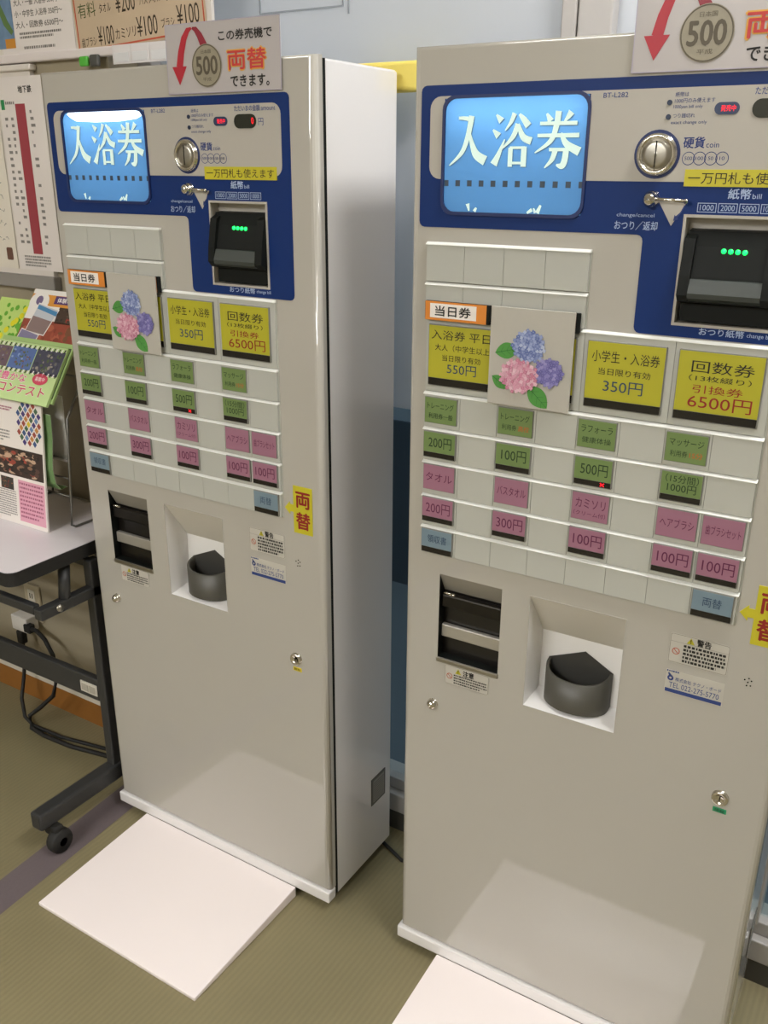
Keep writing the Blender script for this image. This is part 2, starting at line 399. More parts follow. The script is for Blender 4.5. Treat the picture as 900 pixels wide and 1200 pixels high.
def make_machine():
    t = empty('ticket_machine', (0, 0, 0), '', 'ticket machine', group='ticket vending machines')
    P = lambda b, n, par=None, **k: b.build(n, par or t, **k)
    # body
    b = MB(); xa, xb_, za, zc = .003, MW-.003, .022, MH-.003
    HO = [rect((q[0]-.001, q[1]+.001, q[2]-.001, q[3]+.001)) for q in (BILL, CASH, CUP, WIN)]
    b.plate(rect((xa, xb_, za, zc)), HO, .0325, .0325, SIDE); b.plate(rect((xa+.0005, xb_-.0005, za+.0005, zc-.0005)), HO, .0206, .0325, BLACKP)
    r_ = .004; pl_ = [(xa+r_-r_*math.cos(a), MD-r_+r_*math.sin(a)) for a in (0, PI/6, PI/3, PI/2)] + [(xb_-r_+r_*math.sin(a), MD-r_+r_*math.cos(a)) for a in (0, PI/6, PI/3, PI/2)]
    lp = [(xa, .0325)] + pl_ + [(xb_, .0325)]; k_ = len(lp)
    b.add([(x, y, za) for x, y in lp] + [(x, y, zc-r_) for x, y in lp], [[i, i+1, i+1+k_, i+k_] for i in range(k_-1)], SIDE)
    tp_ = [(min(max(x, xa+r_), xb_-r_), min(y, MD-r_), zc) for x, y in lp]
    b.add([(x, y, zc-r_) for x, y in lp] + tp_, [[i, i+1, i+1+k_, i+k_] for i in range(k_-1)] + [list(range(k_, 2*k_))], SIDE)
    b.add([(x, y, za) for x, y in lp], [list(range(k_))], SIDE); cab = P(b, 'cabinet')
    b = MB(); b.box(MW-.0032, MW-.0012, .160, .215, .154, .222, mat('grille_frame', '#5d5b55', .4), .0006)
    b.box(MW-.0014, MW-.0010, .166, .209, .160, .216, mat('grille_face', '#8e8c84', .35))
    for i in range(9): b.box(MW-.0011, MW-.0007, .168, .207, .164+i*.0055, .1655+i*.0055, mat('grille_slot', '#6a6862', .5))
    P(b, 'side_grille', cab, label='small grey metal grille low on the side')
    # door with rounded edges and three openings
    b = MB(); r = .011; z0 = .049; rings = []
    for k in range(5):
        a = k/4*PI/2
        ins = r*(1-math.sin(PI/2-a) ) if False else r*(1-math.cos(a)); y = r*(1-math.sin(a))
        # a=0: outer edge (ins 0, y r); a=90deg: front face (ins r, y 0)
        ins = r*(1-math.cos(a)); rings.append((ins, y))
    def ring(ins): return [(ins, z0+ins*.4), (MW-ins, z0+ins*.4), (MW-ins, MH-ins*.5), (ins, MH-ins*.5)]
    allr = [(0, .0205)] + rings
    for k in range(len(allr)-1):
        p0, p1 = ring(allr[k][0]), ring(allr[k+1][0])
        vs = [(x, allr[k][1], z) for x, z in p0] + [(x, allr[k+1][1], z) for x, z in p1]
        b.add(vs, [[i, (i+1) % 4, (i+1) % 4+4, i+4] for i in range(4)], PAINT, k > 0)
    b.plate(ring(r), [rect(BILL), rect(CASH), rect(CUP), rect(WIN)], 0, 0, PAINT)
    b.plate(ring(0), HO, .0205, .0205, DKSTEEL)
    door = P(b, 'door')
    # plinth and feet
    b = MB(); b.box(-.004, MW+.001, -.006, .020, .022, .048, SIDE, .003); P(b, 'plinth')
    for x, y in ((.04, .03), (MW-.04, .03), (.04, MD-.03), (MW-.04, MD-.03)):
        b = MB(); b.lathe([(.012, .0), (.018, .001), (.018, .008), (.006, .010), (.006, .024)], (x, y, 0), DKSTEEL, 14, 'z'); P(b, 'levelling_foot')
    # blue printed panel
    b = MB()
    rr = .008
    out = [(.014, 1.3655+rr)] + [(.014+rr-rr*math.cos(a), 1.3655+rr-rr*math.sin(a)) for a in (PI/6, PI/3, PI/2)]
    out += [(.3405-rr+rr*math.sin(a), 1.3665-rr+rr*math.cos(a)) for a in (0, PI/6, PI/3, PI/2)]
    out += [(.3405+rr-rr*math.cos(a), 1.2425+rr-rr*math.sin(a)) for a in (0, PI/6, PI/3, PI/2)]
    out += [(.561-rr+rr*math.sin(a), 1.2425+rr-rr*math.cos(a)) for a in (0, PI/6, PI/3, PI/2)]
    out += [(.561-rr+rr*math.cos(a), 1.5505-rr+rr*math.sin(a)) for a in (0, PI/6, PI/3, PI/2)]
    out += [(.014+rr-rr*math.sin(a), 1.5505-rr+rr*math.cos(a)) for a in (0, PI/6, PI/3, PI/2)]
    b.plate(out, [rect(BILL), rect(WIN)], -.0008, 0, BLUE)
    wl, wr = WIN[0]-.002, WIN[1]+.002
    pn = rrect(.0285, .5445, 1.4305, 1.5365, .016)
    b.prism([(wl, 1.4305), (wl, 1.5365)] + [q for q in pn[18:]] + [q for q in pn[:6]], -.0012, -.0008, PANELW)
    b.prism([(wr, 1.4305)] + pn[6:18] + [(wr, 1.5365)], -.0012, -.0008, PANELW)
    b.prism(rect((wl, wr, 1.5332, 1.5365)), -.0012, -.0008, PANELW)
    # prints on the panel
    y = -.0015
    b.text('BT-L282', .2735, .3048, 1.5278, 1.5335, y, NAVYTXT, .01)
    for lx, lz in ((.3566, 1.5202), (.3568, 1.5042)): b.prism(circ(lx, lz, .0031, 16), y-.001, -.0012, mat('dark_lamp', '#23304a', .3))
    b.text('紙幣は', .3625, .3785, 1.5262, 1.5317, y, NAVYTXT); b.text('1000円のみ使えます', .3625, .4098, 1.5192, 1.5247, y, NAVYTXT)
    b.text('1000yen bill only', .3615, .3960, 1.5125, 1.5172, y, NAVYTXT)
    b.text('つり銭切れ', .3620, .3880, 1.5030, 1.5080, y, NAVYTXT); b.text('exact change only', .3605, .4030, 1.4950, 1.4998, y, NAVYTXT)
    b.text('ただいまの金額', .4535, .5050, 1.5258, 1.5345, y, NAVYTXT, .01); b.text('amount', .5075, .5350, 1.5262, 1.5318, y, NAVYTXT)
    b.text('円', .5010, .5110, 1.5050, 1.5155, y, NAVYTXT)
    b.text('硬貨', .3785, .4035, 1.4690, 1.4815, y, NAVYTXT, .02); b.text('coin', .4055, .4205, 1.4695, 1.4755, y, NAVYTXT)
    for i, c in enumerate(('500', '100', '50', '10')):
        cx = .3863+i*.0132
        b.plate(circ(cx, 1.4573, .0077, 24), [circ(cx, 1.4573, .0069, 24)], y-i*.0001, y-i*.0001, NAVYTXT)
        b.text(c, cx-.0015*len(c), cx+.0015*len(c), 1.4555, 1.4595, y-.0005, NAVYTXT)
    y = -.0011
    b.text('紙幣', .4385, .4645, 1.4118, 1.4235, y, PALETXT, .02); b.text('bill', .4665, .4768, 1.4125, 1.4180, y, PALETXT)
    for i, c in enumerate(('1000', '2000', '5000', '10000')):
        bx = .4040+i*.0246
        b.plate([(bx, 1.3958), (bx+.0225, 1.3958), (bx+.0225, 1.4068), (bx, 1.4068)], [[(bx+.0008, 1.3966), (bx+.0217, 1.3966), (bx+.0217, 1.4060), (bx+.0008, 1.4060)]], y, y, PALETXT)
        b.text(c, bx+.003, bx+.0195, 1.3980, 1.4046, y, PALETXT)
    b.text('change/cancel', .3040, .3525, 1.3868, 1.3925, y, PALETXT); b.text('おつり／返却', .3022, .3575, 1.3722, 1.3830, y, PALETXT, .01)
    b.text('おつり紙幣', .4248, .4795, 1.2475, 1.2565, y, PALETXT, .015); b.text('change bill', .4830, .5130, 1.2480, 1.2545, y, PALETXT)
    # white triangle that shows the lever's travel
    b.prism([(.3550, 1.4090), (.3743, 1.3785), (.3915, 1.4080)], y, y, PANELW)
    b.ribbon([(.3885, 1.4035), (.3850, 1.3950), (.3785, 1.3875)], [.0012, .0015, .003], y-.0003, NAVYTXT)
    b.prism([(.3765, 1.3845), (.3825, 1.3868), (.3775, 1.3920)], y-.0003, y-.0003, NAVYTXT)
    P(b, 'control_panel', label='blue printed control panel')
    # lit window
    b = MB(); b.plate(rrect(.0485, .2590, 1.3830, 1.5370, .018), [rrect(.0525, .2552, 1.3875, 1.5330, .0165)], -.0035, -.0008, NAVY)
    w = P(b, 'display_window', label='lit blue display window with pale lettering')
    b = MB(); a0, a1, c0, c1 = WIN; dp = .060
    WB = mat('light_box_white', '#e8ecf0', .7)
    for q in ([(a0, 0, c0), (a1, 0, c0), (a1, dp, c0), (a0, dp, c0)], [(a0, 0, c1), (a1, 0, c1), (a1, dp, c1), (a0, dp, c1)], [(a0, 0, c0), (a0, dp, c0), (a0, dp, c1), (a0, 0, c1)], [(a1, 0, c0), (a1, dp, c0), (a1, dp, c1), (a1, 0, c1)]): b.add(q, [[0, 1, 2, 3]], WB)
    b.add([(a0, dp, c0), (a1, dp, c0), (a1, dp, c1), (a0, dp, c1)], [[0, 1, 2, 3]], mat('backlight_panel', '#eaf4ff', .5, emit=BACK))
    b.lathe([(.006, 0), (.006, a1-a0-.01)], (a0+.005, .030, c1-.010), mat('backlight_lamp', '#f2f8ff', .5, emit=TUBE), 14, 'x'); P(b, 'light_box', w, label='lit white box behind the film')
    b = MB(); b.add([(a0, -.0005, c0), (a1, -.0005, c0), (a1, -.0005, c1), (a0, -.0005, c1)], [[0, 1, 2, 3]], LITB)

    for dx, dz, m, yy in ((.0012, -.0012, LITS, -.0010), (0, 0, LITT, -.0016)):
        kanji(b, 'in', .0590, .1165, 1.4480, 1.5110, yy, m, dx, dz)
        kanji(b, 'yoku', .1230, .1800, 1.4470, 1.5130, yy, m, dx, dz)
        kanji(b, 'ken', .1850, .2470, 1.4470, 1.5130, yy, m, dx, dz)
    for i in range(12):
        cx = .0560+i*.01795
        b.prism([(max(cx-.0036, .053), 1.4212), (min(cx+.0036, .255), 1.4212), (min(cx+.0036, .255), 1.4292), (max(cx-.0036, .053), 1.4292)], -.0010, -.0010, FILMSQ)
    for p_, w_ in (([(.0930, 1.3890), (.0905, 1.3985)], [.002, .006]), ([(.1010, 1.3885), (.1040, 1.3935)], [.005, .003]), ([(.1800, 1.3885), (.1870, 1.3930)], [.003, .005]),
                   ([(.1945, 1.3888), (.1990, 1.3990)], [.006, .003]), ([(.1890, 1.3950), (.1920, 1.3890)], [.002, .004])):
        b.ribbon(p_, w_, -.0012, LITT)
    P(b, 'lit_film', w)
    # money displays
    b = MB(); b.prism(rrect(.4100, .4385, 1.5055, 1.5190, .0066), -.0022, -.0008, mat('display_bezel', '#2a3a5c', .3)); d = P(b, 'status_display', label='small red lit status display')
    b = MB(); b.text('発売中', .4175, .4345, 1.5090, 1.5158, -.0025, LEDR); P(b, 'lit_text', d)
    b = MB(); b.prism(rrect(.4525, .4970, 1.5012, 1.5217, .0100), -.0022, -.0008, mat('amount_glass', '#20241c', .15)); d = P(b, 'amount_display', label='dark pill shaped amount display')
    b = MB(); b.text('0', .4880, .4925, 1.5070, 1.5165, -.0025, LEDR); P(b, 'lit_digit', d)
    # coin slot
    b = MB(); b.prism(circ(.3478, 1.4620, .0283, 36), -.0020, -.0008, NAVY)
    b.lathe([(.0245, -.002), (.0245, -.006), (.0225, -.0085), (.0195, -.0085), (.0180, -.005), (.0180, -.0045)], (.3478, 0, 1.4620), CHROME, 36)
    cs = P(b, 'coin_slot', label='round chrome coin slot with a blue ring')
    b = MB(); b.lathe([(.0180, -.0047), (.0172, -.0072), (.0120, -.0082), (.004, -.0086), (.0005, -.0087)], (.3478, 0, 1.4620), STEEL, 36)
    b.prism([(.3470, 1.4470), (.3484, 1.4470), (.3486, 1.4775), (.3472, 1.4775)], -.0093, -.0088, BLACK); P(b, 'slot_face', cs)
    # return lever
    b = MB(); b.lathe([(.0105, -.0008), (.0105, -.003), (.0095, -.006), (.0075, -.008), (.0075, -.011), (.0070, -.0135), (.004, -.0155), (.0005, -.016)], (.3465, 0, 1.4097), CHROME, 24)
    b.tube([(.3500, -.0095, 1.4103), (.3700, -.0105, 1.4096), (.3900, -.0105, 1.4085)], .0022, CHROME)
    b.lathe([(.0005, -.0032), (.0024, -.0024), (.0034, 0), (.0024, .0024), (.0005, .0032)], (.3915, -.0105, 1.4083), CHROME, 14)
    P(b, 'return_lever', label='chrome change return lever')
    # bill acceptor
    x0, x1, z0_, z1_ = BILL; b = MB()
    b.plate([(x0-.003, z0_-.003), (x1+.003, z0_-.003), (x1+.003, z1_+.003), (x0-.003, z1_+.003)], [[(x0+.0005, z0_+.0005), (x1-.0005, z0_+.0005), (x1-.0005, z1_-.0005), (x0+.0005, z1_-.0005)]], -.0022, .0190, PANELW)
    b.box(x0, x1, .0185, .0200, z0_, z1_, PANELW)
    ba = P(b, 'bill_acceptor')
    b = MB()
    pr = [(.0184, 1.2625), (.0184, 1.3760), (.0060, 1.3740), (-.0020, 1.3560), (-.0100, 1.3200), (-.0130, 1.2980), (-.0060, 1.2880), (.0050, 1.2850), (.0050, 1.2625)]
    b.prism_x(pr, .3965, .5070, BLACKP)
    ck = [(.0050, 1.3700), (-.0060, 1.3650), (-.0150, 1.3200), (-.0175, 1.2970), (-.0090, 1.2885), (.0030, 1.2885)]
    b.prism_x(ck, .3945, .4080, BLACKP); b.prism_x(ck, .4945, .5085, BLACKP)
    b.prism_x([(-.0085, 1.3180), (-.0125, 1.3165), (-.0185, 1.3000), (-.0175, 1.2940), (-.0060, 1.2890), (-.005, 1.31)], .4080, .4945, mat('acceptor_lip', (56, 61, 58), .45))
    ab = P(b, 'acceptor_mouth', ba, label='black plastic bill mouth')
    b = MB()
    for i in range(4):
        b.lathe([(.0032, 0), (.0028, -.0018), (.0006, -.0028)], (.4425+i*.0083, -.0028, 1.3512-i*.0002), LEDG, 12)
    P(b, 'green_led', ba, label='lit green lamps')
    # cash outlet
    x0, x1, z0_, z1_ = CASH; b = MB(); d = .019
    IN = mat('outlet_inside', '#8d887d', .4)
    b.add([(x0, 0, z1_), (x1, 0, z1_), (x1, d, z1_-.035), (x0, d, z1_-.035)], [[0, 1, 2, 3]], IN)
    for xx in (x0, x1): b.add([(xx, 0, z0_), (xx, d, z0_), (xx, d, z1_-.035), (xx, 0, z1_)], [[0, 1, 2, 3]], BLACKP)
    b.add([(x0, d, z0_), (x1, d, z0_), (x1, d, z1_-.035), (x0, d, z1_-.035)], [[0, 1, 2, 3]], mat('outlet_dark', '#14110e', .3))
    b.add([(x0, 0, z0_), (x1, 0, z0_), (x1, d, z0_), (x0, d, z0_)], [[0, 1, 2, 3]], BLACKP)
    co = P(b, 'cash_outlet', label='dark cash outlet with steel bars')
    b = MB(); b.box(x0+.001, x1-.001, .006, d-.0005, .7620, .7860, DKSTEEL, .003); P(b, 'flap', co)
    b = MB(); b.box(x0+.001, x1-.001, .009, d-.0005, .7060, .7290, mat('outlet_bar', '#b5b1a8', .4, metal=.6), .002); P(b, 'bar', co)
    b = MB(); b.tube([(x0+.003, .004, .7905), (x0+.022, .004, .7900)], .0022, CHROME); b.lathe([(.0005, -.003), (.003, 0), (.0005, .003)], (x0+.024, .004, .7895), CHROME, 12, 'x'); P(b, 'hinge_pin', co)
    b = MB(); b.box(x0-.001, x1+.001, -.0030, .0010, .6625, .6703, STEEL, .0008); P(b, 'lip', co, label='steel lip')
    # ticket recess and cup
    x0, x1, z0_, z1_ = CUP; b = MB(); d = .019
    d = .050
    RC = mat('recess_white', '#e6e4e2', .3)
    zt = .7470
    b.add([(x0, 0, z1_), (x1, 0, z1_), (x1-.004, d, zt), (x0+.006, d, zt)], [[0, 1, 2, 3]], mat('recess_top', '#c9c4b8', .4))
    b.add([(x0, 0, z0_), (x0+.006, d, z0_+.012), (x0+.006, d, zt), (x0, 0, z1_)], [[0, 1, 2, 3]], RC)
    b.add([(x1, 0, z0_), (x1-.004, d, z0_+.012), (x1-.004, d, zt), (x1, 0, z1_)], [[0, 1, 2, 3]], RC)
    b.add([(x0+.006, d, z0_+.012), (x1-.004, d, z0_+.012), (x1-.004, d, zt), (x0+.006, d, zt)], [[0, 1, 2, 3]], RC)
    b.add([(x0, 0, z0_), (x1, 0, z0_), (x1-.004, d, z0_+.012), (x0+.006, d, z0_+.012)], [[0, 1, 2, 3]], RC)
    b.plate(rect((x0-.0015, x1+.0015, z0_-.0015, z1_+.0015)), [rect((x0, x1, z0_, z1_))], -.0008, 0, PAINT)
    tr = P(b, 'ticket_recess')
    b = MB(); n = 20; cx = .2975; R_ = .0535; yb = .0480; zb = .6360
    out = [(cx + R_*math.cos(PI+PI*i/n), .042 + .0400*math.sin(PI+PI*i/n)) for i in range(n+1)]
    out = [(out[0][0], yb)] + out + [(out[-1][0], yb)]
    inn = [(cx+(x-cx)*.91, .0440+(y-.0440)*.89 if y < .0425 else yb) for x, y in out]
    def zr(y): return .6905 + max(0, (y-.010))*.26
    N = len(out)
    vs = [(x, y, zb) for x, y in out] + [(x, y, zr(y)) for x, y in out] + [(x, y, zr(y)) for x, y in inn] + [(x, y, .662) for x, y in inn]
    fs = []
    for k in range(3):
        for i in range(N-1): fs.append([k*N+i, k*N+i+1, (k+1)*N+i+1, (k+1)*N+i])
    b.add(vs, fs, CUPM, True); b.add([(x, y, .662) for x, y in inn], [list(range(N))], CUPM); b.add([(x, y, zb) for x, y in out], [list(range(N))], CUPM)
    b.prism([(cx-R_, zb), (cx+R_, zb), (cx+R_, .7010), (cx+.006, .7270), (cx-R_, .7010)], yb, yb+.0015, mat('cup_back', '#3d3c39', .5))
    P(b, 'ticket_cup', tr, label='grey half round ticket cup with a pointed back')
    # knob, lock, dots
    b = MB(); b.lathe([(.0098, 0), (.0098, -.003), (.0088, -.007), (.006, -.0105), (.0025, -.012), (.0004, -.0122)], (.0584, 0, .5757), CHROME, 24); P(b, 'return_knob', label='chrome dome knob')
    b = MB(); b.lathe([(.0125, 0), (.0125, -.004), (.0110, -.006), (.0078, -.0062), (.0074, -.0052), (.0004, -.0052)], (.5410, 0, .5765), CHROME, 24)
    b.box(.5402, .5418, -.0058, -.0050, .5715, .5800, BLACK); P(b, 'door_lock', label='chrome key lock')
    b = MB()
    for dx, dz in ((0, 0), (.0045, .003), (-.0045, .003), (.004, -.0045), (-.001, -.0055), (.0008, .0062)): b.prism(circ(.5515+dx, .7762+dz, .0011, 10), -.0005, 0, BLACK)
    P(b, 'speaker_holes')
    # button rows
    def strip(x0, x1, z0, z1, ncell, proud=.0065):
        b = MB(); cw = (x1-x0)/ncell
        b.box(x0-.0015, x1+.0015, -.0012, 0, z0, z1, mat('strip_back', '#b9bab0', .4))
        b.prism_x([(-.0005, z1), (-.0022, z1), (-proud-.0013, z1-.0030), (-proud-.0013, z1-.0040), (-.0005, z1-.0040)], x0-.0012, x1+.0012, ACRHI)
        for i in range(ncell):
            b.box(x0+i*cw+.0002, x0+(i+1)*cw-.0002, -proud, -.0008, z0+.0002, z1-.0041, ACRYL, .0004, 1)
        return P(b, 'button_strip')
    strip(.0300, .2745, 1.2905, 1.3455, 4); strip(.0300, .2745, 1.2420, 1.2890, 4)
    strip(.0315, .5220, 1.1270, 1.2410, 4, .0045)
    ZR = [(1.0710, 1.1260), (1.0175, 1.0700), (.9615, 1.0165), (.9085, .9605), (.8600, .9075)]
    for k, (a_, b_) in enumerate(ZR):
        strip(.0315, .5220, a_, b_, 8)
    YF = -.0074
    def plate(name, x0, x1, z0, z1, m, bar, lab, proud=.0085, base=-.0040):
        b = MB(); b.box(x0-.0012, x1+.0012, -proud, base, z0-.0010, z1+.0012, GREYF, .0006, 1)
        b.prism(rect((x0, x1, z0 + bar, z1)), -proud-.0006, -proud+.0002, m)
        return b, -proud-.0009
    def finish(b, name, lab, bar, x0, x1, z0, yt, led=False):
        o = P(b, name, label=lab)
        if bar:
            q = MB(); q.box(x0, x1, yt+.0002, yt+.0035, z0, z0+bar-.0006, BLACK, .0004, 1)
            if led: q.text('×', x1-.0150, x1-.0085, z0+.0015, z0+bar-.0016, yt-.0001, LEDR, .03)
            P(q, 'indicator_bar', o, label='black indicator bar')
        return o
    # yellow fare buttons
    zb_, zt_ = 1.1380, 1.2275; bar = .0115
    for x0, lines, lab in ((.0385, [('入浴券 平日', .04, .96, .74, .92, INK), ('大人（中学生以上）', .10, .99, .53, .66, INK), ('当日限り有効', .22, .82, .34, .46, INK), ('550円', .30, .76, .10, .30, INKB)], 'yellow button for a 550 yen bath ticket'),
                           (.1615, [('入浴券', .2, .8, .55, .8, INK)], 'yellow button behind the flower card'),
                           (.2840, [('小学生・入浴券', .06, .94, .66, .86, INK), ('当日限り有効', .16, .84, .44, .56, INK), ('350円', .24, .76, .14, .36, INKB)], 'yellow button for a 350 yen child bath ticket'),
                           (.4065, [('回数券', .16, .90, .66, .86, INK), ('（13枚綴り）', .14, .88, .52, .62, INK), ('引換券', .20, .80, .32, .46, REDINK), ('6500円', .16, .92, .06, .29, REDINK)], 'yellow button for a 6500 yen book of tickets')):
        x1 = x0+.1045; b, yt = plate('b', x0, x1, zb_, zt_, YEL, bar, lab, .0078, -.0030)
        zz = zb_+bar; hh = zt_-zz
        for tx, a_, c_, d_, e_, m_ in lines: b.text(tx, x0+(x1-x0)*a_, x0+(x1-x0)*c_, zz+hh*d_, zz+hh*e_, yt, m_, .0)
        finish(b, 'fare_button', lab, bar, x0, x1, zb_, yt)
    cx = lambda c: .0345+c*.06135
    def small(col, z0, z1, m, lines, bar, name, lab, led=False):
        x0 = cx(col); x1 = x0+.0535
        b, yt = plate('b', x0, x1, z0, z1, m, bar, lab, .0098 if bar else .0082)
        zz = z0+bar; hh = z1-zz
        for tx, a_, c_, d_, e_, m_ in lines: b.text(tx, x0+(x1-x0)*a_, x0+(x1-x0)*c_, zz+hh*d_, zz+hh*e_, yt, m_, .0)
        finish(b, name, lab, bar, x0, x1, z0, yt, led)
    for col, a_, c_, extra in ((0, 'トレーニング', '利用券一般', None), (2, 'トレーニング', '利用券', '高校'), (4, 'ラフォーラ', '健康体操', None), (6, 'マッサージ', '利用券', '15分')):
        L = [(a_, .08, .92, .56, .82, INKG), (c_, .12, .90 if not extra else .55, .18, .40, INKG)]
        if extra: L.append((extra, .60, .92, .18, .40, ORGINK))
        small(col, 1.0790, 1.1180, GRN, L, 0, 'item_plate', 'green item name plate')
    for col, pz in ((0, '200円'), (2, '100円'), (4, '500円')):
        small(col, 1.0240, 1.0640, GRN, [(pz, .16, .90, .22, .78, INKG)], .0085, 'item_button', 'green %s price button' % pz.replace('円', ' yen'), pz == '500円')
    small(6, 1.0240, 1.0640, GRN, [('（15分間）', .10, .92, .56, .92, INKG), ('1000円', .16, .88, .14, .52, INKG)], .0085, 'item_button', 'green 1000 yen price button')
    for col, nm in ((0, 'タオル'), (2, 'バスタオル'), (4, 'カミソリ'), (6, 'ヘアブラシ'), (7, '歯ブラシセット')):
        L = [(nm, .08, .94, .36, .70, INKP)] if col != 4 else [(nm, .10, .92, .46, .82, INKP), ('（クリーム付）', .06, .94, .16, .34, INKP)]
        small(col, .9705, 1.0105, PNK, L, 0, 'item_plate', 'pink item name plate')
    for col, pz in ((0, '200円'), (2, '300円'), (4, '100円'), (6, '100円'), (7, '100円')):
        small(col, .9165, .9565, PNK, [(pz, .12, .92, .20, .78, INKP)], .0085, 'item_button', 'pink %s price button' % pz.replace('円', ' yen'))
    small(0, .8630, .9020, BLU, [('領収書', .20, .84, .28, .74, INKB)], .0095, 'receipt_button', 'light blue receipt button')
    small(7, .8630, .9020, BLU, [('両替', .26, .74, .26, .74, INKB)], .0095, 'change_button', 'light blue money change button')
    # tags and stickers
    def tag(x0, x1, mid=True):
        b = MB(); b.box(x0, x1, -.0125, -.0050, 1.2355, 1.2630, BLACKP, .0008, 1)
        b.prism(rect((x0+.001, x1-.005, 1.2358, 1.2628)), -.0128, -.012, ORG)
        if mid:
            b.prism(rect((.0415, .1165, 1.2395, 1.2600)), -.0131, -.0128, PAPER)
            b.text('当日券', .0500, .1080, 1.2425, 1.2572, -.0135, INK, .02)
        return P(b, 'section_tag', label='orange tag' if mid else 'tag behind the flower card')
    tag(.0325, .1372); tag(.1600, .2700, False)
    b = MB(); b.prism(rect((.3845, .5340, 1.4255, 1.4450)), -.0022, -.0012, YSTK)
    b.text('一万円札も使えます', .3890, .5290, 1.4285, 1.4418, -.0025, INK, .0); P(b, 'bill_sticker', label='yellow strip sticker under the coin slot')
    b = MB(); b.prism([(.5262, .8800), (.5375, .8690), (.5375, .8745), (.5455, .8745), (.5455, .8360), (.5865, .8360), (.5865, .9245), (.5455, .9245), (.5455, .8880), (.5375, .8880), (.5375, .8930)], -.0010, 0, YSTK)
    b.text('両', .5515, .5815, .8850, .9140, -.0014, REDINK, .03); b.text('替', .5515, .5815, .8450, .8760, -.0014, REDINK, .03)
    P(b, 'arrow_sticker', label='yellow arrow sticker pointing at the change button')
    def label_frame(b, x0, x1, z0, z1, y=-.0006):
        b.prism(rrect(x0, x1, z0, z1, .003, 3), y, 0, mat('label_white', (192, 188, 178), .4))
        b.plate(rrect(x0+.0006, x1-.0006, z0+.0006, z1-.0006, .003, 3), [rrect(x0+.0012, x1-.0012, z0+.0012, z1-.0012, .0027, 3)], y-.0002, y-.0002, mat('label_line', '#7d786c', .5))
    def tri(b, cx_, z0, h, y):
        b.prism([(cx_-h*.58, z0), (cx_+h*.58, z0), (cx_, z0+h)], y, y, mat('warning_yellow', '#b8b020', .4))
        b.ribbon([(cx_, z0+h*.75), (cx_, z0+h*.3)], [h*.14, h*.1], y-.0002, INK); b.prism(circ(cx_, z0+h*.16, h*.07, 8), y-.0002, y-.0002, INK)
    def no(b, cx_, cz, r_, y):
        m_ = mat('prohibit_red', '#b4583e', .5)
        b.plate(circ(cx_, cz, r_, 20), [circ(cx_, cz, r_*.78, 20)], y, y, m_); b.ribbon([(cx_-r_*.6, cz+r_*.6), (cx_+r_*.6, cz-r_*.6)], [r_*.22]*2, y, m_)
    b = MB(); label_frame(b, .4400, .5225, .7770, .8240)
    b.prism(rect((.4412, .5213, .8110, .8114)), -.0009, -.0009, mat('label_line', '#7d786c'))
    tri(b, .4690, .8120, .0098, -.0010); b.text('警告', .4775, .4970, .8118, .8225, -.0010, INK, .03); no(b, .4500, .7960, .0055, -.0010)
    squiggle_lines(b, .4600, .5190, .7795, .8095, 5, -.0010, INK, 5); P(b, 'warning_label', label='small warning label')
    b = MB(); b.prism(rect((.4405, .5225, .7270, .7640)), -.0005, 0, mat('label_white', (192, 188, 178)))
    b.prism(rect((.4415, .5215, .7275, .7335)), -.0008, -.0008, NAVYTXT); squiggle_lines(b, .4415, .4640, .7600, .7640, 1, -.0008, NAVYTXT, 8)
    b.ribbon([(.4440, .7590), (.4470, .7545), (.4500, .7540)], [.002, .004, .002], -.0008, NAVYTXT); b.plate(circ(.4475, .7510, .0045, 16), [circ(.4475, .7510, .0018, 10)], -.0008, -.0008, NAVYTXT)
    b.text('株式会社 テクノ・ボード', .4545, .5190, .7475, .7540, -.0008, NAVYTXT, .01); b.text('TEL 022-275-5770', .4465, .5170, .7360, .7445, -.0008, NAVYTXT, .0); P(b, 'maker_label', label='white maker label with a blue bar')
    b = MB(); label_frame(b, .0795, .1615, .6245, .6612)
    tri(b, .1050, .6480, .0098, -.0010); b.text('注意', .1140, .1340, .6470, .6580, -.0010, INK, .03); no(b, .0890, .6405, .0055, -.0010)
    squiggle_lines(b, .0970, .1585, .6265, .6460, 4, -.0010, INK, 9, .4); P(b, 'caution_label', label='small caution label under the cash outlet')
    return t

left = make_machine()
left['label'] = 'white ticket machine on the left, beside the table, with its whole sign in view'
right = copy_tree(left)
right['label'] = 'white ticket machine on the right, nearer the camera, cut by the frame edge'
right.location = (.7736, .0057, 0); right.rotation_euler = (0, 0, .014915)
def own(m, par, col, txt):
    b = MB(); b.prism(rect((.5330, .5525, .5500, .5580)), -.0008, 0, mat(col[0], col[1], .4)); b.text(txt, .5355, .5500, .5515, .5565, -.0012, INK); b.build('lock_tape', par, label=col[2])
own(0, left, ('yellow_tape', '#d9c431', 'yellow tape under the lock'), '施錠'); own(0, right, ('green_tape', '#2f9a6a', 'green tape under the lock'), '施錠')
# the tube behind the left machine's film shows through at the top of its window
for ch in left.children:
    if ch.name.startswith('display_window'):
        b = MB(); pts = [(.0780, 1.5235), (.0900, 1.5185), (.1400, 1.5160), (.2000, 1.5165), (.2380, 1.5195), (.2520, 1.5240), (.2460, 1.5310), (.2350, 1.5325), (.0730, 1.5325), (.0680, 1.5300)]
        b.prism(pts, -.0030, -.0026, LITTUBE); b.build('backlight_tube', ch, label='bright lamp tube at the top of the window')

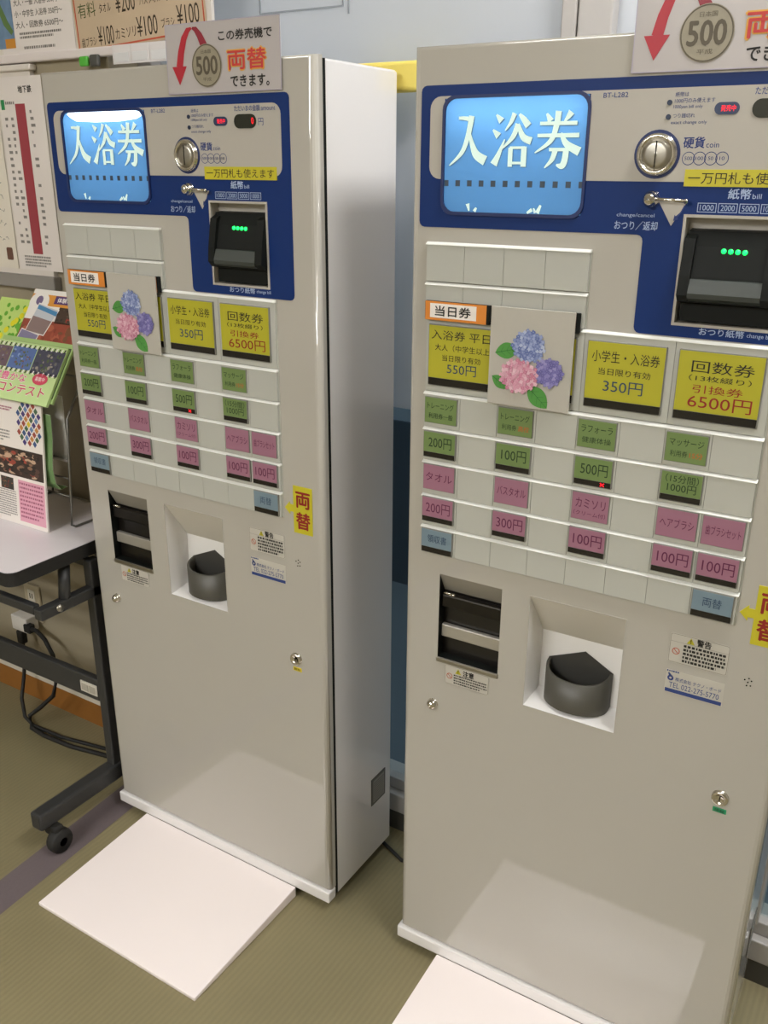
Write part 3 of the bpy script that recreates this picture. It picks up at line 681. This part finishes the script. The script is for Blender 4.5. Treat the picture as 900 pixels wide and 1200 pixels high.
# ---------------------------------------------------------------- signs clipped on the machines
def arc_band(b, pts, w0, w1, y, m):
    n = len(pts); b.ribbon(pts, [w0+(w1-w0)*i/(n-1) for i in range(n)], y, m)
def exchange_sign(par_loc, rz, x0, label):
    o = Vector(par_loc)
    b = MB(); X = x0; y = 0
    b.prism(rect((0, .2310, 0, .1005)), 0, .0009, SIGNW)
    b.plate(rect((0, .2310, 0, .1005)), [rect((.0012, .2298, .0012, .0993))], -.0002, -.0002, mat('sign_edge', '#a9a2b4', .4))
    yy = -.0005
    b.ribbon([(.0570, .0930), (.0490, .0905), (.0400, .0790), (.0325, .0600), (.0275, .0390)], [.0030, .0085, .0115, .0130, .0140], yy, RED)
    b.prism([(.0118, .0400), (.0260, .0130), (.0428, .0400)], yy-.0002, yy-.0002, RED)
    b.ribbon([(.0580, .0930), (.0650, .0910), (.0730, .0820), (.0830, .0640)], [.0030, .0080, .0110, .0140], yy, mat('dark_red_ribbon', '#8c1f30', .45))
    b.prism(circ(.0850, .0390, .0308, 40), yy-.0004, yy-.0004, COINM)
    b.plate(circ(.0850, .0390, .0300, 40), [circ(.0850, .0390, .0285, 40)], yy-.0006, yy-.0006, COIND)
    b.text('500', .0635, .1070, .0265, .0520, yy-.0007, COIND, .03); b.text('平成', .0760, .0940, .0170, .0225, yy-.0007, COIND); b.text('日本国', .0750, .0950, .0560, .0615, yy-.0007, COIND)
    b.text('この券売機で', .1115, .2160, .0720, .0860, yy, INK, .025)
    b.text('両替', .1270, .2045, .0300, .0600, yy, mat('gold_ink', '#d9a13a', .5), .045); b.text('両替', .1285, .2030, .0312, .0588, yy-.0003, REDTXT, .02)
    b.text('できます。', .1320, .2080, .0070, .0230, yy, INK, .025)
    m = Matrix.Rotation(rz, 4, 'Z'); p = o + m @ Vector((x0, -.0035, 1.5535))
    r = b.build('exchange_sign', loc=p, rot=(0, 0, rz)); r['label'] = label; r['category'] = 'sign'; r['group'] = 'money exchange signs'
    q = MB(); q.box(.05, .07, .001, .0026, .01, .04, PAPER); q.box(.16, .18, .001, .0026, .01, .04, PAPER); q.build('mounting_pad', r)
    return r
exchange_sign((0, 0, 0), 0, .3195, 'white exchange sign with red arrow on the left ticket machine')
exchange_sign((.7736, .0057, 0), .014915, .3062, 'white exchange sign on the right ticket machine, cut by the frame')

# hydrangea cards
def flower_card(loc, rz, label):
    b = MB(); r = random.Random(11)
    b.box(0, .1240, 0, .0030, 0, .1395, mat('card_paper', (182, 178, 168), .8, noise=.02, nscale=90, bump=.2), .0006, 1)
    LEAF = [mat('leaf_print', '#4f9440', .7), mat('leaf_print_dark', '#2f6e30', .7)]
    def leaf(cx, cz, l, w, a):
        pts = []
        for i in range(13):
            t_ = i/12; pts.append((t_*l-l/2, w/2*math.sin(PI*t_)**.8))
        pts += [(x, -z) for x, z in pts[-2:0:-1]]
        ca, sa = math.cos(a), math.sin(a)
        b.prism([(cx+x*ca-z*sa, cz+x*sa+z*ca) for x, z in pts], -.0005, -.0005, LEAF[0])
        b.ribbon([(cx-l/2*ca, cz-l/2*sa), (cx+l/2*ca, cz+l/2*sa)], [.0012, .0004], -.0008, LEAF[1])
        for k in (-.25, 0, .22):
            for s_ in (-1, 1):
                b.ribbon([(cx+k*l*ca, cz+k*l*sa), (cx+(k+.16)*l*ca-s_*w*.3*sa, cz+(k+.16)*l*sa+s_*w*.3*ca)], [.0006, .0003], -.0008, LEAF[1])
    leaf(.0270, .0790, .0360, .0230, .25); leaf(.0190, .0330, .0300, .0180, -.55); leaf(.0770, .0180, .0420, .0260, -.75)
    cols = {'b': ['#7d8bbd', '#97a3cc', '#6473aa', '#b4bed8'], 'v': ['#756fae', '#67629f', '#8a84bd', '#9d96c8'], 'p': ['#d79bb0', '#c97f98', '#e9c3cf', '#dbaabb']}
    k = 0
    for key, cx, cz, R1, R2, n in (('b', .0600, .0880, .0245, .0225, 75), ('v', .0920, .0545, .0215, .0200, 60), ('p', .0480, .0450, .0290, .0240, 85)):
        M_ = [mat('petal_%s%d' % (key, i), c, .75) for i, c in enumerate(cols[key])]
        b.prism(circ(cx, cz, R1*.93, 24, R2*.93), -.0010, -.0010, M_[2])
        for i in range(n):
            rr_ = math.sqrt((i+.5)/n); a = i*2.39996
            fx, fz = cx+R1*rr_*math.cos(a), cz+R2*rr_*math.sin(a); s_ = r.uniform(.0028, .0036); ro = r.uniform(0, PI)
            m_ = M_[r.choice((0, 0, 1, 1, 2, 3))]
            y_ = -.0012-.00001*k; k += 1
            pts = []
            for q in range(16):
                t_ = ro+2*PI*q/16; rad = s_*(.62+.38*abs(math.cos(2*(t_-ro)))); pts.append((fx+rad*math.cos(t_), fz+rad*math.sin(t_)))
            b.prism(pts, y_, y_, m_)
            b.prism(circ(fx, fz, .0006, 6), y_-.00001, y_-.00001, M_[3])
    m = Matrix.Rotation(rz, 4, 'Z'); p = Vector(loc) + m @ Vector((.1415, -.0165, 1.1245))
    o = b.build('flower_card', loc=p, rot=(0, 0, rz)); o['label'] = label; o['category'] = 'card'; o['group'] = 'hydrangea cards over the buttons'
flower_card((0, 0, 0), 0, 'square hydrangea picture card on the buttons of the left ticket machine')
flower_card((.7736, .0057, 0), .014915, 'square hydrangea picture card on the buttons of the right ticket machine')

# footplates
def footplate(loc, rz, label):
    b = MB(); x0, x1, yb, yf = .086, .5240, -.0066, -.3150; zb, zf = .0245, .0085
    M_ = mat('white_footplate', '#f6ecea', .3, noise=.01, nscale=8, coat=.2)
    bm_ = bmesh.new()
    vs = [bm_.verts.new(c) for c in ((x0, yb, 0), (x1, yb, 0), (x1, yf, 0), (x0, yf, 0), (x0, yb, zb), (x1, yb, zb), (x1, yf, zf), (x0, yf, zf))]
    for f in ((3, 2, 1, 0), (4, 5, 6, 7), (0, 1, 5, 4), (1, 2, 6, 5), (2, 3, 7, 6), (3, 0, 4, 7)): bm_.faces.new([vs[i] for i in f])
    bmesh.ops.recalc_face_normals(bm_, faces=bm_.faces[:])
    bmesh.ops.bevel(bm_, geom=bm_.edges[:], offset=.0018, segments=2, affect='EDGES', profile=.5)
    b.bm(bm_, M_)
    o = b.build('footplate', loc=loc, rot=(0, 0, rz)); o['label'] = label; o['category'] = 'footplate'; o['group'] = 'footplates before the machines'
footplate((0, 0, 0), 0, 'white sloping footplate on the floor before the left ticket machine')
footplate((.7736, .0057, 0), .014915, 'white footplate before the right ticket machine, mostly cut by the frame')

# cable of the left machine
b = MB(); b.tube([(.50, .262, .10), (.52, .262, .03), (.545, .25, .006), (.60, .225, .005), (.66, .200, .005), (.74, .215, .005), (.80, .258, .006)], .004, RUB)
b.build('power_cable', label='black power cable on the floor between the two machines', category='cable')

# yellow guard seen behind the left machine's top
b = MB(); YF_ = mat('yellow_foam', '#f3df72', .8, noise=.05, nscale=60, bump=.2)
b.box(.500, .655, .252, .2895, 1.566, 1.6125, YF_, .006, 3)
o = b.build('foam_guard', label='yellow foam guard on the window behind the left machine top', category='foam guard')

# ---------------------------------------------------------------- notices on the wall
BOARD = mat('notice_board_white', '#ddd6ce', .5, noise=.01)
ALU = mat('grey_frame', '#8f8b86', .4)
t = empty('notice_board', (-.70, LY, 1.18), 'white notice board with a grey frame above the table', 'notice board')
b = MB(); b.box(-.55, .425, -.012, -.0005, .03, .452, BOARD); b.build('board_face', t)
b = MB(); b.box(-.56, .435, -.022, -.0005, 0, .03, ALU, .003); b.box(-.56, .435, -.020, -.0005, .452, .464, BOARD, .003); b.build('frame', t)
yb = LY-.0135
def sheet(name, x0, x1, z0, z1, m, label, cat, draw, y=yb):
    b = MB(); b.box(0, x1-x0, -.0006, 0, 0, z1-z0, m)
    draw(b, x1-x0, z1-z0, -.0010)
    o = b.build(name, loc=(x0, y, z0)); o['label'] = label; o['category'] = cat
    return o
INKF = mat('faded_ink', '#84807c', .7)
def tt(b, w, h, y):
    b.text('地下鉄', .068, .112, h-.032, h-.018, y, INK, .02)
    b.prism(rect((.006, .018, h-.064, h-.044)), y, y, mat('logo_green', '#2c8a52', .6)); squiggle_lines(b, .021, .058, h-.056, h-.047, 1, y, INKF, 3)
    b.prism(rect((.0530, .0850, .036, h-.053)), y, y, mat('timetable_red', (156, 60, 70), .6))
    r = random.Random(2); z = h-.072
    while z > .05:
        for xs in ((.014, .026), (.034, .048), (.098, .112)):
            if r.random() < .85: b.prism(rect((xs[0], xs[0]+(xs[1]-xs[0])*r.uniform(.4, 1), z, z+.006)), y, y, INKF)
        z -= .0135
    squiggle_lines(b, .020, .110, .006, .032, 4, y, INKF, 6)
sheet('timetable_poster', -.385, -.240, 1.222, 1.622, mat('poster_white', '#e3dcd8', .5), 'subway timetable poster with a red column on the notice board', 'poster', tt)
def hand(b, w, h, y):
    r = random.Random(7)
    for row in range(7):
        z = .06+row*.030; x = .02
        while x < w-.02:
            b.ribbon([(x, z+r.uniform(0, .012)), (x+.006, z+r.uniform(.004, .016)), (x+.010, z+r.uniform(0, .012))], [.0012, .002, .0012], y, INKF); x += .013
    b.prism(rrect(w-.036, w-.014, .018, .046, .004), y, y, mat('stamp_brown', '#6a4a3c', .7))
sheet('handwritten_notice', -.60, -.392, 1.222, 1.632, mat('poster_cream', '#e0d9cc', .6), 'cream handwritten notice left of the subway timetable', 'poster', hand)
# upper price notices on a white rail
t = empty('notice_rail', (-.60, LY, 1.640), 'white rail above the notice board carrying the price notices', 'rail')
b = MB(); b.box(0, .835, -.016, -.0005, .007, .024, mat('rail_white', '#ded6d4', .5), .003); b.box(0, .835, -.008, -.0005, .024, .25, BOARD); b.build('rail', t)
for i in range(4):
    b = MB(); b.box(.585+i*.0500, .634+i*.0500, -.0195, -.0165, -.010, .024, mat('pocket_clear', '#dfdbda', .12, coat=.5), .001); b.box(.590+i*.050, .629+i*.050, -.0207, -.0197, -.006, .010, mat('pocket_card', '#d6d6d6', .4), .0004, 1); b.build('clear_pocket', t)
yr = LY-.0085
def price(b, w, h, y):
    for i, s_ in enumerate(('大人・一般 入浴券 550円～', '小・中学生 入浴券 350円～', '大人・回数券 6500円～')):
        z = h-.088-i*.0205
        b.text(s_, .052, .198, z, z+.0125, y, INKF, .02)
    squiggle_lines(b, .060, .190, .026, .040, 2, y, INKF, 4); squiggle_lines(b, .070, .190, .006, .014, 1, y, INKF, 12)
    b.prism(rect((-.02, .044, .012, h)), y, y, mat('photo_blue', '#6b87a6', .5, noise=.4, nscale=40))
    b.ribbon([(.0, .10), (.02, .06), (.038, .04)], [.012, .016, .01], y-.0002, mat('photo_green', '#5c7a44', .6)); b.prism(rect((.012, .044, .012, .030)), y-.0002, y-.0002, mat('photo_orange', '#c98a30', .6))
sheet('price_notice', -.355, -.128, 1.664, 1.84, mat('poster_white', '#e3dcd8'), 'white price list notice left of the orange fee notice', 'notice', price, yr)
FEE = mat('fee_notice_orange', (196, 175, 148), .6, noise=.06, nscale=12)
def fee(b, w, h, y):
    bd = mat('fee_border', '#c2573c', .6)
    b.plate(rect((.004, w-.004, .004, h-.004)), [rect((.007, w-.007, .007, h-.007))], y, y, bd)
    G_ = mat('fee_green_ink', '#4d5c30', .7); K_ = mat('fee_brown_ink', '#3f3426', .7)
    for tx, a_, c_, zz, hh, m_ in (('有料', .014, .064, .062, .026, G_), ('タオル', .074, .106, .065, .016, K_), ('¥200', .120, .172, .059, .034, K_), ('バスタオル', .184, .240, .064, .016, K_), ('¥300', .248, .300, .062, .034, K_),
        ('歯ブラシ', .014, .056, .011, .017, K_), ('¥100', .062, .106, .009, .034, K_), ('カミソリ', .111, .166, .015, .018, K_), ('¥100', .170, .224, .012, .034, K_), ('ブラシ', .234, .268, .020, .016, K_), ('¥100', .275, .330, .018, .034, K_)):
        b.text(tx, a_, c_, zz, zz+hh, y, m_)
fo = sheet('fee_notice', -.120, .226, 1.653, 1.800, FEE, 'orange paid items notice with yen prices above the left machine', 'notice', fee, yr-.001)
fo.rotation_euler = (0, -math.radians(3.3), 0)
b = MB(); b.box(-.012, .012, -.008, 0, 0, .018, mat('clip_green', '#52b53c', .5), .003); b.build('clip', loc=(-.095, LY-.0165, 1.6305), label='small green clip on the white rail', category='clip')
b = MB(); b.box(-.012, .012, -.008, 0, 0, .022, mat('clip_dark', '#4a4a46', .5), .003); b.build('clip', loc=(-.064, LY-.0165, 1.6285), label='small dark clip on the white rail beside the green one', category='clip')

# ---------------------------------------------------------------- the folding table
TZ = .680
t = empty('folding_table', (0, 0, 0), 'grey folding table on casters with dark frame beside the left machine', 'table')
b = MB()
def top_poly(ins): return [(x, y) for x, y in rrect(-1.55+ins, -.0285-ins, -.190+ins, .196, .022, 6)]
TOPM = mat('pale_laminate', (226, 220, 224), .25, noise=.01)
pl = top_poly(.003); n = len(pl)
b.add([(x, y, TZ) for x, y in pl] + [(x, y, TZ-.006) for x, y in pl], [list(range(n))] + [[i, (i+1) % n, (i+1) % n+n, i+n] for i in range(n)], TOPM); tp = b.build('table_top', t)
b = MB(); pl = top_poly(0); n = len(pl); pi_ = top_poly(.003)
b.add([(x, y, TZ-.001) for x, y in pl] + [(x, y, TZ-.030) for x, y in pl] + [(x, y, TZ-.001) for x, y in pi_], [list(range(2*n-1, n-1, -1))] + [[i, (i+1) % n, (i+1) % n+n, i+n] for i in range(n)] + [[i+2*n, (i+1) % n+2*n, (i+1) % n, i] for i in range(n)], RUB); b.build('edge_band', tp, label='dark grey edge band')
for xs in (-.034, -1.47):
    b = MB(); b.box(xs-.012, xs+.012, .002, .032, .075, .640, DKGREY, .003); pst = b.build('leg_post', t)
    b = MB(); b.box(xs-.018, xs+.018, -.215, .180, .068, .110, DKGREY, .006); b.build('foot_beam', t)
    for yy in (-.180, .150):
        b = MB(); b.lathe([(.010, -.014), (.026, -.013), (.029, -.007), (.029, .007), (.026, .013), (.010, .014)], (xs+(.026 if yy < 0 else -.030), yy, .029), RUB, 20, 'x'); c = b.build('caster', t)
        b = MB(); xc = xs+(.012 if yy < 0 else -.016); b.box(xc-.022, xc+.022, yy-.012, yy+.012, .040, .068, RUB, .006); b.build('fork', c)
    # flip-top bracket under the top
    b = MB(); b.box(xs-.012, xs+.012, -.135, .120, .553, .578, DKGREY, .003)
    b.tube([(xs, -.065, .570), (xs-.02, -.040, .645)], .013, DKGREY, 8); b.box(xs-.045, xs+.012, .060, .110, .600, .650, DKGREY, .004)
    b.tube([(xs-.004, -.088, .5665), (xs+.016, -.088, .5665)], .008, STEEL, 10); b.build('bracket', t)
b = MB(); b.box(-1.47, -.047, .004, .022, .275, .335, DKGREY, .004); bm1 = b.build('lower_beam', t)
b = MB(); b.box(-.105, -.050, .0005, .0038, .290, .318, mat('beam_label', '#c9c4b8', .5), .001); b.box(-.100, -.079, -.0005, .0004, .295, .312, mat('beam_label_mark', '#a8a296', .5)); b.box(-.074, -.055, -.0005, .0004, .295, .312, mat('beam_label_mark', '#a8a296')); b.build('beam_label', bm1, label='white label on the beam')
b = MB(); b.box(-1.47, -.06, -.125, -.108, .553, .575, DKGREY, .003); b.box(-1.47, -.06, .095, .112, .560, .580, DKGREY, .003); b.build('stretcher', t)

# outlet, adaptor, cord
OUTL = mat('beige_outlet', '#b9ad92', .5)
t = empty('wall_outlet', (-.533, LY, .318), 'beige wall outlet plate under the table', 'outlet')
b = MB(); b.box(-.032, .032, -.008, -.0005, -.055, .055, OUTL, .003); b.build('cover_plate', t)
b = MB(); b.box(-.014, .014, -.0105, -.0082, .005, .040, mat('outlet_face', '#d8d2c4', .4), .002); b.box(-.006, -.003, -.0110, -.0106, .015, .030, BLACK); b.box(.003, .006, -.0110, -.0106, .015, .030, BLACK); b.build('socket', t)
b = MB(); b.box(-.030, .034, -.040, 0, -.022, .022, mat('adaptor_white', '#d5d0c8', .4), .003); b.build('plug_adaptor', loc=(-.548, LY-.0115, .268), label='white plug adaptor stuck in the outlet under the table', category='plug adaptor')
b = MB()
b.tube([(-.520, .166, .264), (-.47, .160, .268), (-.43, .152, .258), (-.395, .145, .225), (-.375, .135, .175), (-.385, .122, .115), (-.43, .110, .07), (-.47, .10, .035), (-.455, .09, .006), (-.40, .085, .006), (-.30, .09, .006), (-.15, .12, .006)], .006, RUB)
b.box(-.522, -.496, .155, .175, .252, .276, RUB, .003)
b.build('extension_cable', label='black extension cable looping from the white adaptor to the floor', category='cable')
b = MB()
b.box(-.563, -.540, .158, .178, .205, .245, RUB, .004)
b.tube([(-.551, .168, .210), (-.548, .165, .17), (-.55, .155, .11), (-.54, .13, .05), (-.50, .105, .018), (-.46, .10, .0065), (-.35, .105, .0065), (-.17, .14, .0065)], .005, RUB)
b.build('power_cable', label='black power cable dropping straight from below the white adaptor', category='cable')

# ---------------------------------------------------------------- brochure rack and brochures
WIRE = mat('rack_wire', '#8b8a86', .35, metal=1)
t = empty('brochure_rack', (-.24, .05, TZ), 'wire brochure rack on the grey table', 'rack')
for s_ in (-1, 1):
    xx = s_*.118
    b = MB(); b.tube([(xx, .135, .0035), (xx, .006, .0035), (xx, -.004, .010), (xx, .000, .05), (xx, .018, .25), (xx, .070, .33), (xx, .120, .42)], .0030, WIRE)
    b.tube([(xx, .135, .0035), (xx, .128, .20), (xx, .120, .42)], .0026, WIRE); b.build('side_wire', t)
for y_, z_ in ((.135, .0035), (.004, .075), (.008, .115), (.011, .160), (.070, .333), (.120, .42)):
    b = MB(); b.tube([(-.118, y_, z_), (.118, y_, z_)], .0021, WIRE); b.build('cross_wire', t)
b = MB(); b.box(-.110, .110, .0165, .0185, .150, .300, mat('rack_back_plate', '#c6c3bc', .3)); b.build('back_plate', t)

LEAN = -math.radians(34)
def leaflet(name, x0, y0, z0, w, h, m, label, draw, lean=LEAN, th=.0015, rz=0, cat='brochure'):
    b = MB(); b.box(0, w, 0, th, 0, h, m)
    draw(b, w, h, -.0004)
    o = b.build(name, loc=(x0, y0, z0), rot=(lean, 0, rz)); o['label'] = label; o['category'] = cat; o['group'] = 'brochures in the wire rack'
    return o
def photo(b, x0, x1, z0, z1, y, cols, seed, n=60):
    r = random.Random(seed); M_ = [mat('photo_%s' % c[1:], c, .5) for c in cols]
    b.prism(rect((x0, x1, z0, z1)), y, y, M_[0])
    for i in range(n):
        w = (x1-x0)*r.uniform(.03, .10); h = (z1-z0)*r.uniform(.05, .14)
        cx_ = r.uniform(x0+w, x1-w); cz = r.uniform(z0+h, z1-h)
        b.prism(circ(cx_, cz, w/1.6, 7, h/1.6), y-.0001-.000002*i, y-.0001-.000002*i, M_[r.randrange(len(M_))])
GP = mat('pale_green_paper', '#c3dd9a', .6); HOT = mat('hot_pink_ink', '#e0568a', .6); WH = mat('white_ink', '#f2eeea', .6)
# newsletter, lowest and nearest
def news(b, w, h, y):
    photo(b, .0, w-.004, h*.40, h*.625, y, ['#3a2c26', '#8a6a54', '#5a4238', '#c4a58a', '#2a2220', '#a04838'], 3, 170)
    b.prism(rect((w*.60, w-.004, .010, h*.375)), y, y, mat('pink_column', '#e3a8bb', .6)); squiggle_lines(b, w*.62, w-.010, .016, h*.36, 9, y-.0002, mat('pink_type', '#a85c78', .6), 21, .45)
    squiggle_lines(b, .01, w*.56, .012, h*.27, 12, y, INKF, 22, .45); photo(b, w*.34, w*.53, h*.275, h*.375, y, ['#3b3a34', '#a06a4c', '#8f2f2c', '#5d4a3a'], 5, 30)
    squiggle_lines(b, .01, w*.30, h*.30, h*.37, 3, y, INKF, 23, .4)
    cc = ['#e0c62c', '#3c5688', '#6d8bb8', '#a04a3a', '#48684a', '#4a3a78', '#c98a4a']
    cx0, cz0 = w*.81, h*.84; r = random.Random(4)
    for i in range(-3, 4):
        for j in range(-3, 4):
            if abs(i)+abs(j) > 4: continue
            m_ = mat('mosaic_y', cc[0], .6) if abs(i)+abs(j) == 0 else mat('mosaic_%d' % ((i*3+j*5) % 6), cc[1+(i*3+j*5) % 6], .6)
            px, pz = cx0+(i-j)*.0085, cz0+(i+j)*.0105; q = .0068
            b.prism([(px-q, pz), (px, pz-q*1.15), (px+q, pz), (px, pz+q*1.15)], y, y, m_)
    b.prism(circ(w*.30, h*.86, .016, 20, .012), y, y, REDTXT); b.text('特集', w*.30-.009, w*.30+.009, h*.86-.005, h*.86+.005, y-.0002, WH)
    squiggle_lines(b, .01, w*.52, h*.66, h*.76, 4, y, INKF, 24, .4); squiggle_lines(b, w*.40, w*.58, h*.91, h*.95, 2, y, mat('pink_type', '#a85c78'), 25)
    squiggle_lines(b, .01, w*.12, h*.9, h*.95, 1, y, INK, 26)
leaflet('newsletter', -.380, .0005, TZ+.0008, .232, .284, PAPER, 'white newsletter with a pink column, nearest in the wire rack', news, -math.radians(5), .004, cat='newsletter')
# green folder with photo band and pink headline
def band(b, w, h, y):
    photo(b, .0, w*.29, h*.54, h*.90, y, ['#6d5a64', '#8f8f98', '#4a4652', '#7a6a58'], 31, 40); photo(b, w*.30, w*.62, h*.53, h*.92, y, ['#5b73ab', '#8fa7cf', '#5a6a48', '#7c5a48', '#4c5a90'], 32, 50); photo(b, w*.63, w-.001, h*.50, h*.92, y, ['#4a4a5c', '#77746e', '#3a3c4c', '#a39a8c', '#56663f'], 33, 50)
    for zz in (h*.93, h*.50):
        for i in range(30):
            xx = i*w/30; b.prism([(xx, zz-.003), (xx+w/60, zz-.003), (xx+w/40, zz+.005), (xx+w/100, zz+.005)], y-.0004, y-.0004, INK if i % 2 else WH)
    b.text('自然豊かな', w*.06, w*.62, h*.32, h*.47, y, WH, .05); b.text('自然豊かな', w*.06, w*.62, h*.325, h*.465, y-.0003, HOT, .015)
    b.text('観光コンテスト', w*.02, w*.92, h*.11, h*.30, y, WH, .05); b.text('観光コンテスト', w*.02, w*.92, h*.115, h*.295, y-.0003, mat('headline_red', '#cf4a62', .6), .015)
    b.prism(circ(w*.80, h*.42, .024, 20, .013), y-.0004, y-.0004, mat('headline_red', '#cf4a62')); b.text('募集中', w*.80-.015, w*.80+.015, h*.42-.005, h*.42+.005, y-.0006, WH)
leaflet('photo_brochure', -.336, -.002, .976, .240, .132, GP, 'green brochure with a photo strip and pink headline above the newsletter', band, th=.006)
def flower(b, w, h, y):
    r = random.Random(9); yl = mat('yellow_flower', '#e6e02c', .6); gl = mat('bright_leaf', '#6db53a', .6)
    for i in range(40): b.prism(circ(r.uniform(.01, w*.75), r.uniform(h*.3, h*.9), r.uniform(.004, .009), 7), y-.00001*i, y-.00001*i, gl)
    for i in range(8): b.prism(circ(.034+i*.0100+r.uniform(-.005, .005), .036+i*.0130+r.uniform(-.004, .004), .0080, 9), y-.0006-.00001*i, y-.0006-.00001*i, yl)
leaflet('flower_brochure', -.405, .0660, 1.036, .170, .152, mat('lime_paper', '#c4e080', .6), 'lime green brochure with yellow flowers at the upper left of the rack', flower)
def orange(b, w, h, y):
    b.prism(rect((0, w, h*.80, h)), y, y, mat('brochure_orange', '#e09a3c', .6)); b.prism(rrect(0, w, h*.94, h, .003), y-.0001, y-.0001, WH)
    b.prism(circ(w*.16, h*.84, w*.17, 24, h*.13), y-.0002, y-.0002, WH); b.prism(circ(w*.16, h*.86, w*.06, 12, h*.06), y-.0004, y-.0004, mat('photo_mauve', '#7a6a90', .6))
    b.prism(rect((w*.42, w*.98, h*.835, h*.935)), y-.0002, y-.0002, mat('purple_band', '#5a3f78', .6)); b.text('体験のしおり', w*.47, w*.94, h*.855, h*.915, y-.0004, WH, .02)
    photo(b, w*.55, w, h*.60, h*.80, y, ['#4a3a30', '#a03c30', '#5a5040', '#2f2a26'], 41, 40)
    photo(b, 0, w, 0, h*.62, y, ['#9a4a38', '#a8543e', '#8a4030', '#b4624a', '#7d5238'], 42, 160)
    for (dx, dz, sc, cs) in ((.02, h*.46, 1, ['#c8cdd6', '#8f7a78', '#a08078']), (-.005, h*.16, .9, ['#8d86a8', '#b9bfd2', '#7d7a98'])):
        q = [(dx, dz), (dx+.066*sc, dz-.006), (dx+.085*sc, dz+.058*sc), (dx+.012, dz+.070*sc)]
        b.prism(q, y-.0008, y-.0008, WH); c0 = (sum(p[0] for p in q)/4, sum(p[1] for p in q)/4)
        q2 = [(c0[0]+(x-c0[0])*.93, c0[1]+(z-c0[1])*.93) for x, z in q]; b.prism(q2, y-.0010, y-.0010, mat('photo_'+cs[0][1:], cs[0], .5))
        q3 = [q2[0], q2[1], (q2[1][0]*.45+q2[2][0]*.55, q2[1][1]*.45+q2[2][1]*.55), (q2[0][0]*.45+q2[3][0]*.55, q2[0][1]*.45+q2[3][1]*.55)]; b.prism(q3, y-.0012, y-.0012, mat('photo_'+cs[1][1:], cs[1], .5))
        if dz > .08: b.prism([(q2[3][0], q2[3][1]-.012), (q2[2][0], q2[2][1]-.014), (q2[2][0], q2[2][1]-.004), (q2[3][0], q2[3][1]-.002)], y-.0014, y-.0014, mat('photo_sky', '#4f8fc0', .5))
leaflet('field_brochure', -.292, .0540, 1.030, .185, .189, WH, 'orange topped brochure with a red field photo, tallest in the rack', orange)
# brochures seen edge-on behind the front ones
def plain(b, w, h, y): photo(b, .01, w-.004, .01, h-.01, y, ['#3a4a34', '#5a6a48', '#2c342a', '#6d3a30'], 51, 50)
leaflet('folded_brochure', -.322, .0092, .980, .232, .135, mat('pale_green_edge', '#a9c880', .6), 'thick pale green edged brochure behind the photo strip brochure', plain, th=.005)
b = MB(); pts = [(.0, .17), (.002, .12), (.008, .08), (.012, .05), (.008, .015), (-.004, .0), (-.02, .002)]
for i in range(len(pts)-1):
    (ya, za), (yc, zc) = pts[i], pts[i+1]
    b.add([(-.10, -ya, za), (0, -ya, za), (0, -yc, zc), (-.10, -yc, zc)], [[0, 1, 2, 3]], mat('curled_green', '#6f8f5c', .6), True); b.add([(-.10, -ya+.0012, za), (0, -ya+.0012, za), (0, -yc+.0012, zc), (-.10, -yc+.0012, zc)], [[3, 2, 1, 0]], PAPER, True)
o = b.build('curled_leaflet', loc=(-.132, .034, .775)); o['label'] = 'green leaflet with a curled bottom sticking out beside the newsletter'; o['category'] = 'leaflet'
